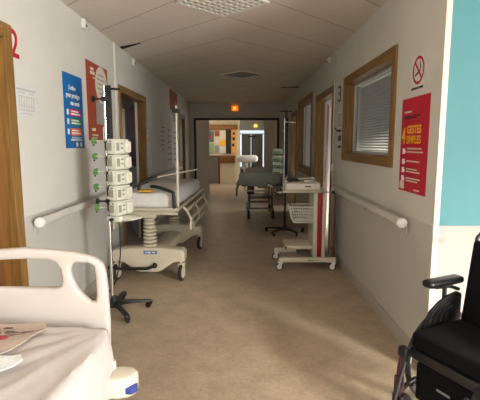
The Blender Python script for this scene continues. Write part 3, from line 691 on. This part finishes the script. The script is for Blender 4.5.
def make_stretcher(name, label, loc, rz, mats, y0=0):
    g, sh_ = mats
    t = thing(name, label, 'stretcher', loc, rz)
    if y0: tube_base(t, g, y0)
    else: moulded_base(t, g, y0)
    MB().box(-.34, .34, -.04, 2.0, .80, .835, .01).tube([(-.37, -.06, .86), (.37, -.06, .86)], .018).tube([(-.37, -.06, .81), (.37, -.06, .81)], .014).tube([(-.37, -.05, .86), (-.37, 2.02, .86)], .014).tube([(.37, -.05, .86), (.37, 2.02, .86)], .014)\
        .box(-.06, .12, -.055, .2, .76, .80, .01).build('deck', M[g], t)
    mb = MB().box(-.325, .325, .0, 1.98, .845, 1.045, .06, seg=5)
    mt = mb.build('mattress', M[sh_], t)
    s = mt.modifiers.new('sub', 'SUBSURF'); s.subdivision_type = 'SIMPLE'; s.levels = 3; s.render_levels = 3
    tx = bpy.data.textures.new('wr', 'CLOUDS'); tx.noise_scale = .16; d = mt.modifiers.new('wr', 'DISPLACE'); d.texture = tx; d.strength = .035; d.mid_level = .5
    # side rails folded down: right and left
    for s_ in (1, -1):
        mb = MB()
        for z, x in ((.80, .42), (.70, .47), (.60, .47)): mb.tube([(s_*x, .25, z), (s_*x, 1.75, z)], .02)
        mb.tube([(s_*.37, .25, .85), (s_*.42, .25, .80), (s_*.47, .25, .70), (s_*.47, .25, .60)], .014).tube([(s_*.37, 1.75, .85), (s_*.42, 1.75, .80), (s_*.47, 1.75, .70), (s_*.47, 1.75, .60)], .014)
        for y in (.9,): mb.tube([(s_*.42, y, .80), (s_*.47, y, .70), (s_*.47, y, .60)], .011)
        mb.box(*sorted((s_*.455, s_*.485)), .2, .45, .57, .66, .01)
        mb.build('side_rail', M[g], t)
    return t
st = make_stretcher('stretcher', 'beige wheeled stretcher with white mattress parked along the left wall', (-1.10, 4.80, 0), math.radians(-2.5), ('gurney', 'gsheet'))
# push handles and drip pole belong to it
MB().tube([(.33, -.06, .87), (.33, -.06, 1.04), (.30, -.06, 1.07), (.14, -.04, 1.115), (.06, -.03, 1.12)], .02, smooth=1).build('push_handle', M['black'], st, label='black padded push handle')
MB().tube([(-.12, .12, 1.06), (-.12, .12, 1.12), (-.06, .18, 1.17), (.06, .26, 1.20)], .022, smooth=1).build('push_handle', M['black'], st, label='black padded push handle')
MB().tube([(.05, .25, 1.20), (.48, .75, 1.27)], .009).build('folded_rod', M['gurney'], st)
MB().cyl((.345, .10, .84), (.345, .10, 1.45), .014).cyl((.345, .10, 1.45), (.345, .10, 2.02), .010).cyl((.345, .10, 1.34), (.345, .10, 1.38), .02).tube([(.345, .06, 2.02), (.345, .10, 2.04), (.345, .14, 2.02)], .006).build('drip_pole', M['ivory'], st)
MB().box(.30, .38, .07, .13, 1.95, 2.0, .006).build('pole_clip', M['black'], st)
MB().box(-.10, .05, .03, .16, 1.052, 1.066, .003).build('yellow_tag', M['pyellow'], st)

# ------------------------------------------------------------------ cart (right)
t = thing('equipment_cart', 'white medical trolley with a red stripe and wire basket by the right wall', 'cart', (.85, 5.50, 0))
MB().box(-.38, .35, -.31, -.25, .105, .165, .012).build('base_rail', M['ivory'], t)
MB().box(-.40, .35, .20, .26, .105, .165, .012).build('base_rail', M['ivory'], t)
MB().box(.20, .30, -.25, .20, .115, .155, .01).box(-.10, .20, -.25, .20, .125, .150, .01).build('base_plate', M['pgrey'], t)
for x, y in ((-.35, -.28), (.32, -.28), (-.36, .23), (.31, .23)): caster(t, x, y-.02, .05, .035, 1.35, 'rubber', 'inkwhite', .11)
MB().box(-.02, .07, -.315, -.31, .13, .142).box(.08, .11, -.315, -.31, .13, .142).build('rail_lettering', M['inkgrey'], t)
MB().box(.06, .113, -.24, .18, .15, 1.0, .01).build('upright', M['ivory'], t)
MB().box(.114, .168, -.245, .17, .15, 1.0, .006).build('stripe_panel', M['red'], t, label='red vertical stripe')
MB().box(.169, .215, -.24, .18, .15, 1.0, .01).build('rear_panel', M['ivory'], t)
MB().box(-.29, .058, -.22, .16, .255, .30, .012).box(-.30, -.26, -.22, -.15, .262, .295).build('lower_shelf', M['ivory'], t)
MB().box(-.30, -.275, -.25, -.222, .262, .293, .006).box(.285, .31, -.25, -.222, .262, .30, .006).build('shelf_bumper', M['red'], t)
MB().box(-.32, .22, -.24, .22, 1.0, 1.02, .008).box(-.30, .14, -.23, .20, 1.02, 1.115, .016).build('top_tray', M['ivory'], t)
MB().box(-.29, .13, -.236, -.2305, 1.035, 1.10, .004).build('tray_drawer', M['inkwhite'], t)
MB().box(-.06, .02, -.241, -.2362, 1.06, 1.075, .003).build('drawer_grip', M['darkgrey'], t)
MB().box(-.29, .13, .155, .19, 1.1155, 1.15, .006).box(-.30, -.27, -.2, .19, 1.1155, 1.14, .004).build('tray_gallery', M['ivory'], t)
MB().tube([(-.42, -.27, 1.0), (.29, -.27, 1.0)], .008).tube([(-.40, -.27, 1.0), (-.30, -.2, 1.01)], .008).tube([(.29, -.27, 1.0), (.27, -.22, 1.01)], .008).build('push_bar', M['steel'], t)
MB().ball((.295, -.27, 1.0), .022).build('bar_end', M['black'], t); MB().ball((-.43, -.27, 1.0), .018).build('bar_end', M['black'], t)
MB().cyl((.325, -.26, .165), (.325, -.26, .99), .009).build('side_rod', M['reddark'], t)
# wire basket
mb = MB(); bx0, bx1, by0, by1, bz0, bz1 = -.24, .056, -.2, .1, .60, .80
def fl(k, z): return bx0 + (.055 if k else 0)*(bz1-z)/(bz1-bz0)
for k in range(6):
    z = bz0 + (bz1-bz0)*k/5; xl = fl(1, z) - .0
    mb.tube([(bx1, by0, z), (xl, by0, z), (xl, by1, z), (bx1, by1, z)], .004 if k not in (0, 5) else .006, 5)
for k in range(10):
    f = k/9; xb = fl(1, bz0) + f*(bx1-fl(1, bz0)); xt = bx0 + f*(bx1-bx0)
    mb.tube([(xt, by0, bz1), (xb, by0, bz0), (xb, by1, bz0), (xt, by1, bz1)], .0034, 5)
for k in range(9):
    y = by0 + (by1-by0)*k/8; mb.tube([(bx0, y, bz1), (fl(1, bz0), y, bz0), (bx1, y, bz0)], .0034, 5)
mb.build('wire_basket', M['inkwhite'], t)
MB().cyl((-.31, -.10, 1.0), (-.31, -.10, 1.93), .007).tube([(-.31, -.10, 1.88), (-.24, -.10, 1.875), (-.16, -.10, 1.87)], .006).build('drip_pole', M['steel'], t)
# things on the tray
u = thing('monitor_lead', 'dark coiled cables lying on the white trolley top', 'cable', (.66, 5.47, 1.1155))
mb = MB(); pts = [(.09*math.cos(a*.7)*(1-.01*a), .08*math.sin(a*.7), .008+.001*a) for a in range(34)]
mb.tube(pts, .006, 6).tube([(.05, .05, .01), (.02, .08, .06), (-.04, .06, .1), (-.06, .02, .12), (-.02, -.03, .05)], .006, 6, 2).build('lead', M['black'], u)
MB().box(-.07, -.01, -.06, .0, 0, .12, .01).build('plug_block', M['darkgrey'], u)
u = tag(MB().box(.79, .96, 5.38, 5.56, 1.1155, 1.13, .004).box(.80, .95, 5.39, 5.55, 1.131, 1.142, .004).build('instrument_tray', M['steel']), 'small steel tray on the white trolley top', 'tray')

# ------------------------------------------------------------------ infusion stand (right) with pale green pumps
t = thing('infusion_stand', 'dark infusion stand with black base behind the white trolley', 'infusion stand', (.77, 7.45, 0))
star_base(t, .36, math.radians(12))
MB().cyl((0, 0, .12), (0, 0, 2.18), .018).build('pole', M['black'], t)
MB().box(-.05, .04, -.02, .02, 1.05, 2.05, .005).build('dock_rail', M['black'], t)
MB().tube([(-.11, 0, 2.16), (0, 0, 2.17), (.11, 0, 2.16)], .01).build('top_hook', M['black'], t)
for i, lb in enumerate(('lowest pale green pump on the dark stand', 'second pale green pump from the bottom on the dark stand', 'second pale green pump from the top on the dark stand', 'topmost pale green pump on the dark stand')):
    p = thing('infusion_pump', lb, 'infusion pump', (.77, 7.43, 1.08+i*.115), 0, 'pale green pumps on the dark stand')
    MB().box(-.24, -.055, -.07, .07, 0, .10, .02).build('body', M['palegreen'], p)
    MB().box(-.22, -.10, -.075, -.0705, .015, .04, .002).build('display', M['green'], p)
    MB().box(-.054, -.046, -.03, .03, .03, .09).build('clamp', M['black'], p)

# ------------------------------------------------------------------ dark stretcher (right)
s2 = make_stretcher('stretcher', 'dark grey-green stretcher parked on the right beyond the white trolley', (.36, 8.05, 0), math.radians(0), ('midgrey', 'mgreen'), .75)
for o in list(s2.children):
    if o.name.startswith('side_rail'): pass
MB().tube([(-.33, -.06, .87), (-.36, -.08, 1.0), (-.36, -.02, 1.12)], .016).build('push_handle', M['black'], s2)
o = tag(MB().prism([(-.06, .86), (-.06, 1.03), (-.02, 1.07), (.70, 1.07), (.76, 1.03), (.76, .88), (.6, .82), (.36, .79), (.1, .81)], 7.93, 7.975, 'Y', bev=.012).build('blanket', M['mgreen']), 'grey-green blanket hanging over the front end of the dark stretcher', 'blanket')
o = thing('clipboard', 'small red and white clipboard hanging at the dark stretcher corner', 'clipboard', (.56, 7.918, .83), 0)
MB().box(-.09, .07, 0, .008, -.06, .02, .003, mtx=Matrix.Rotation(.5, 4, 'Y')).build('board', M['reddark'], o)
MB().box(-.07, .05, -.002, -.0005, -.05, .0, mtx=Matrix.Rotation(.5, 4, 'Y')).build('paper', M['pwhite'], o)

# ------------------------------------------------------------------ wheelchair
fx = Vector((-.90, -.4359, 0)); ang = math.atan2(fx.y, fx.x)
# local: +x = forward, +y = chair's left (towards the camera), origin centre of seat on floor
ctr = Vector((.97, 2.27, 0)) - fx*.21 + Vector((.4359, -.90, 0))*.23
t = thing('wheelchair', 'black wheelchair with purple frame tubes at the right edge of the photo', 'wheelchair', ctr, ang)
# local y axis = rotate x by 90 ccw: (.326,-.945)
MB().box(-.23, .23, -.225, .225, .46, .555, .025, seg=3).build('seat_cushion', M['fabric'], t)
MB().box(-.22, .235, -.215, .215, .40, .458, .01).build('seat_pan', M['black'], t)
Rb = Matrix.Translation((-.165, 0, .54)) @ Matrix.Rotation(math.radians(-8), 4, 'Y')
MB().box(-.045, .01, -.21, .21, -.02, .50, .022, seg=3, mtx=Rb).build('backrest', M['fabric'], t)
for s_ in (1, -1):
    MB().tube([Rb @ Vector((-.035, s_*.215, -.15)), Rb @ Vector((-.035, s_*.215, .5)), Rb @ Vector((-.05, s_*.215, .53)), Rb @ Vector((-.15, s_*.215, .535))], .012, smooth=1).build('back_post', M['black'], t)
    MB().tube([Rb @ Vector((-.07, s_*.215, .535)), Rb @ Vector((-.16, s_*.215, .533))], .018).build('push_grip', M['rubber'], t)
    # armrest
    MB().box(-.21, .08, s_*.265-.04, s_*.265+.04, .765, .81, .02, seg=3).build('armrest_pad', M['blackg'], t)
    MB().tube([(-.08, s_*.265, .77), (-.08, s_*.262, .42)], .013).tube([(-.20, s_*.262, .72), (-.12, s_*.265, .75), (.0, s_*.265, .76)], .012).build('armrest_post', M['black'], t)
    # grooved side guard
    gp = [(.10, .53), (.10, .58), (.06, .635), (-.01, .68), (-.09, .71), (-.16, .72), (-.20, .70), (-.20, .53)]
    MB().prism(gp, s_*.243-.008, s_*.243+.008, 'Y', bev=.004, seg=2).build('side_guard', M['blackg'], t)
    mb = MB()
    for k in range(4): mb.tube([(.07-k*.045, s_*.243-s_*.010, .56), (.06-k*.045, s_*.243-s_*.010, .60), (.02-k*.04, s_*.243-s_*.010, .64-.01*k), (-.06-k*.03, s_*.243-s_*.010, .68-.02*k)], .004, 6)
    mb.build('guard_rib', M['black'], t)
    # big wheel
    wy = s_*.295
    R = Matrix.Translation((-.12, wy, .30)) @ Matrix.Rotation(PI/2, 4, 'X')
    def ring(rad, tr, n=48):
        return [(rad*math.cos(2*PI*i/n), rad*math.sin(2*PI*i/n), 0) for i in range(n+1)]
    MB().tube(ring(.282, .014), .016, 8).build('wheel_tyre', M['rubber'], t, mtx=R)
    whl = MB().tube(ring(.262, .008), .008, 8)
    for k in range(18):
        a = 2*PI*k/18; whl.tube([(.02*math.cos(a), .02*math.sin(a), .012*(-1)**k), (.26*math.cos(a+.12*(-1)**k), .26*math.sin(a+.12*(-1)**k), 0)], .0016, 4)
    whl.cyl((0, 0, -.03), (0, 0, .03), .024)
    whl.build('wheel_rim', M['steel'], t, mtx=R)
    # frame tubes
    MB().tube([(-.25, s_*.225, .445), (.25, s_*.225, .445)], .0125).tube([(-.24, s_*.225, .20), (-.24, s_*.225, .44)], .0125).tube([(-.24, s_*.225, .20), (.20, s_*.225, .22)], .0125).build('side_frame', M['black'], t)
    MB().tube([(.25, s_*.235, .45), (.275, s_*.24, .38), (.285, s_*.24, .30)], .017, smooth=1).box(.262, .305, s_*.24-.022, s_*.24+.022, .17, .29, .008).build('front_tube', M['purple'], t)
    MB().tube([(.27, s_*.24, .19), (.19, s_*.23, .25), (.10, s_*.225, .23)], .014, smooth=1).build('frame_brace', M['black'], t)
    MB().box(.235, .285, s_*.235-.03, s_*.235+.03, .40, .46, .012).build('hanger_bracket', M['black'], t)
    # front caster with spokes
    cw = MB(); Rc = Matrix.Translation((.255, s_*.24, .085)) @ Matrix.Rotation(PI/2, 4, 'X')
    o = MB().tube([(.068*math.cos(2*PI*i/28), .068*math.sin(2*PI*i/28), 0) for i in range(29)], .016, 8).build('front_caster', M['black'], t, mtx=Rc)
    c2 = MB().cyl((0, 0, -.018), (0, 0, .018), .018)
    for k in range(6): a = PI*k/3; c2.cyl((0, 0, 0), (.06*math.cos(a), .06*math.sin(a), 0), .006, n=6)
    c2.build('caster_hub', M['darkgrey'], o, mtx=Rc)
    MB().box(.24, .30, s_*.24-.032, s_*.24-.025, .08, .175, .003).box(.24, .30, s_*.24+.025, s_*.24+.032, .08, .175, .003).box(.24, .30, s_*.24-.032, s_*.24+.032, .166, .176, .003).build('caster_fork', M['black'], t)
    # legrest + footplate
    MB().tube([(.30, s_*.19, .40), (.40, s_*.16, .22), (.43, s_*.14, .09)], .012).box(.38, .52, *sorted((s_*.02, s_*.17)), .075, .09, .004).build('footrest', M['black'], t)
MB().tube([(.0, -.22, .21), (.02, .22, .40)], .01).tube([(.0, .22, .21), (-.02, -.22, .40)], .01).build('cross_brace', M['black'], t)
MB().box(.20, .236, -.17, .17, .18, .398, .012, seg=2).build('front_pouch', M['fabric'], t)
MB().box(.2361, .238, -.03, .05, .30, .312).build('pouch_label', M['inkgrey'], t)

# ------------------------------------------------------------------ far hall contents
t = thing('reception_counter', 'reception counter with wooden top band seen through the end doors', 'counter', (-.8, 17.2, 0))
MB().box(-1.6, -.12, 0, .5, 0, 1.12, .01).build('side_cabinet', M['cabinet'], t, smooth=False)
MB().box(-.10, .52, -.3, .4, 0, .84, .01).build('front_panel', M['cream'], t, smooth=False)
MB().box(-.12, .53, -.34, .42, .842, 1.14, .01).build('wooden_band', M['woodx'], t, smooth=False)
MB().box(-1.6, .0, -.05, .55, 1.141, 1.17, .005).build('countertop', M['pcream'], t, smooth=False)
MB().cyl((-.12, -.32, 0), (-.12, -.32, 1.12), .035).build('corner_post', M['reddark'], t)
t = thing('notice_board', 'pinned notice board framed in wood behind the reception counter', 'notice board', (-.8, 17.88, 1.2))
MB().box(-.75, .12, -.02, 0, 0, .98).build('board', M['cream'], t, smooth=False)
MB().box(-.78, .62, -.10, 0, 1.0, 1.20, .005).build('top_rail', M['woodx'], t, smooth=False)
MB().box(.12, .34, -.03, 0, .0, 1.0).build('dark_strip', M['dark'], t, smooth=False)
MB().box(.35, .56, -.03, 0, .0, 1.0).build('pine_strip', M['pine'], t, smooth=False)
MB().box(.40, .50, -.04, -.031, .55, .68).box(.38, .47, -.04, -.031, .3, .42).box(.42, .50, -.04, -.031, .78, .88).build('hanging_cards', M['dark'], t, smooth=False)
cols = [('pteal', 'blue-green paper pinned top left on the far notice board', -.72, .48, .34, .45), ('pgreen', 'green paper pinned bottom left on the far notice board', -.72, .02, .34, .42),
        ('porange', 'rust paper pinned at the top of the far notice board', -.35, .72, .2, .22), ('pcream', 'cream paper pinned top right on the far notice board', -.12, .62, .24, .34),
        ('ppink', 'pink paper pinned mid board on the far notice board', -.34, .40, .2, .28), ('pyellow', 'yellow-green paper pinned under the cream sheet on the far board', -.12, .33, .22, .24),
        ('inkgrey', 'grey paper pinned low in the middle of the far notice board', -.35, .04, .18, .30), ('pwhite', 'white paper pinned bottom right on the far notice board', -.12, .03, .22, .26)]
for m, lb, x, z, w_, h_ in cols:
    o = MB().box(-.8+x, -.8+x+w_, 17.852, 17.857, 1.2+z, 1.2+z+h_).build('pinned_paper', M[m], smooth=False); tag(o, lb, 'paper', 'papers pinned on the far notice board')
    if m == 'pteal': MB().box(-.8+x+.08, -.8+x+.24, 17.848, 17.8515, 1.2+z+.12, 1.2+z+.3).build('red_picture', M['pred'], o, smooth=False)
t = thing('draped_table', 'sunlit white-covered trolley in the far hall beyond the reception', 'table', (.20, 16.6, 0))
mb = MB().box(-.42, .42, -.25, .35, .90, 1.16, .11, seg=4); o = mb.build('white_cover', M['sheet'], t)
MB().cyl((-.02, .05, .06), (-.02, .05, .86), .04).box(-.3, .3, -.2, .3, .10, .16, .02).build('pedestal', M['gurney'], t)
for x in (-.26, .26):
    for y in (-.16, .22): caster(t, x, y, .045, .03, .2, z_top=.11)
t = thing('infusion_stand', 'thin black T-shaped stand in front of the far grey end doors', 'infusion stand', (.52, 20.5, 0))
MB().cyl((0, 0, .05), (0, 0, 2.0), .03).box(-.22, .22, -.02, .02, 1.93, 2.0, .008).build('pole', M['black'], t)
MB().box(-.25, .25, -.03, .03, .02, .06, .01).box(-.03, .03, -.25, .25, .02, .06, .01).build('foot', M['black'], t)

# ------------------------------------------------------------------ lights
def area(name, loc, rot, sx, sy, power, col=(1, 1, 1), spread=None):
    l = bpy.data.lights.new(name, 'AREA'); l.shape = 'RECTANGLE'; l.size = sx; l.size_y = sy; l.energy = power; l.color = col
    if spread: l.spread = spread
    o = bpy.data.objects.new(name, l); C.objects.link(o); o.location = loc; o.rotation_euler = rot; return o
area('window_daylight', (4.12, -1.3, 1.43), (0, PI/2, 0), 2.7, 1.7, 520, (1, .985, .95))
area('rear_fill_light', (-.2, -3.5, 1.75), (-PI/2, 0, PI), 1.8, 1.3, 5, (1, .98, .95))  # added unseen area lamp, lifts the ceiling and softens shadow contrast
area('office_window_light', (4.15, 4.5, 1.65), (0, PI/2, 0), 1.5, 2.0, 4, (1, .98, .95))
area('office_window_light', (4.15, 7.5, 1.65), (0, PI/2, 0), 1.5, 2.0, 2.5, (.86, .93, 1))
area('left_room_light', (-4.45, 7.0, 1.7), (0, -PI/2, 0), 1.3, 1.6, 3, (.88, .92, 1))  # unseen lamp added to brighten the room interior behind the left door
area('side_room_light', (4.0, 10.5, 1.8), (0, math.radians(66), 0), 1.2, 1.6, 12, (1, .96, .9), math.radians(80))
area('far_hall_fill', (1.36, 16.3, 1.5), (0, PI/2, 0), 1.5, 1.5, 34, (1, .93, .82))  # added unseen lamp, placed to light the table, floor and counter front
area('end_corridor_fill', (1.36, 20, 1.5), (0, PI/2, 0), 1.2, 1.2, 7, (1, .96, .9))  # added unseen lamp, lifts the dark end of the far corridor
area('reception_lamp', (-1.2, 16.4, 2.84), (0, 0, 0), .6, 1.2, 26, (1, .82, .58))
sun = bpy.data.lights.new('sun', 'SUN'); sun.energy = 10; sun.angle = math.radians(15); sun.color = (1, .93, .82)
so = bpy.data.objects.new('sun', sun); C.objects.link(so)
so.rotation_euler = Vector((-.553*math.cos(math.radians(22)), .833*math.cos(math.radians(22)), -math.sin(math.radians(22)))).to_track_quat('-Z', 'Y').to_euler()
world = bpy.data.worlds.new('sky'); scene.world = world; world.use_nodes = True
bg = world.node_tree.nodes['Background']; bg.inputs[0].default_value = (.80, .90, 1, 1); bg.inputs[1].default_value = 1.5

# ------------------------------------------------------------------ camera
cam = bpy.data.cameras.new('camera'); co = bpy.data.objects.new('camera', cam); C.objects.link(co)
cam.sensor_width = 36; cam.lens = 420/480*36; cam.clip_start = .02
co.location = (0, 0, 1.6)
co.rotation_euler = (PI/2 - math.atan(56/420), 0, 0); cam.shift_x = -2/480
scene.camera = co
scene.view_settings.view_transform = 'Standard'; scene.view_settings.look = 'None'; scene.view_settings.gamma = 1; scene.view_settings.exposure = 0
scene.view_settings.use_curve_mapping = False
scene.cycles.max_bounces = 8; scene.cycles.diffuse_bounces = 5
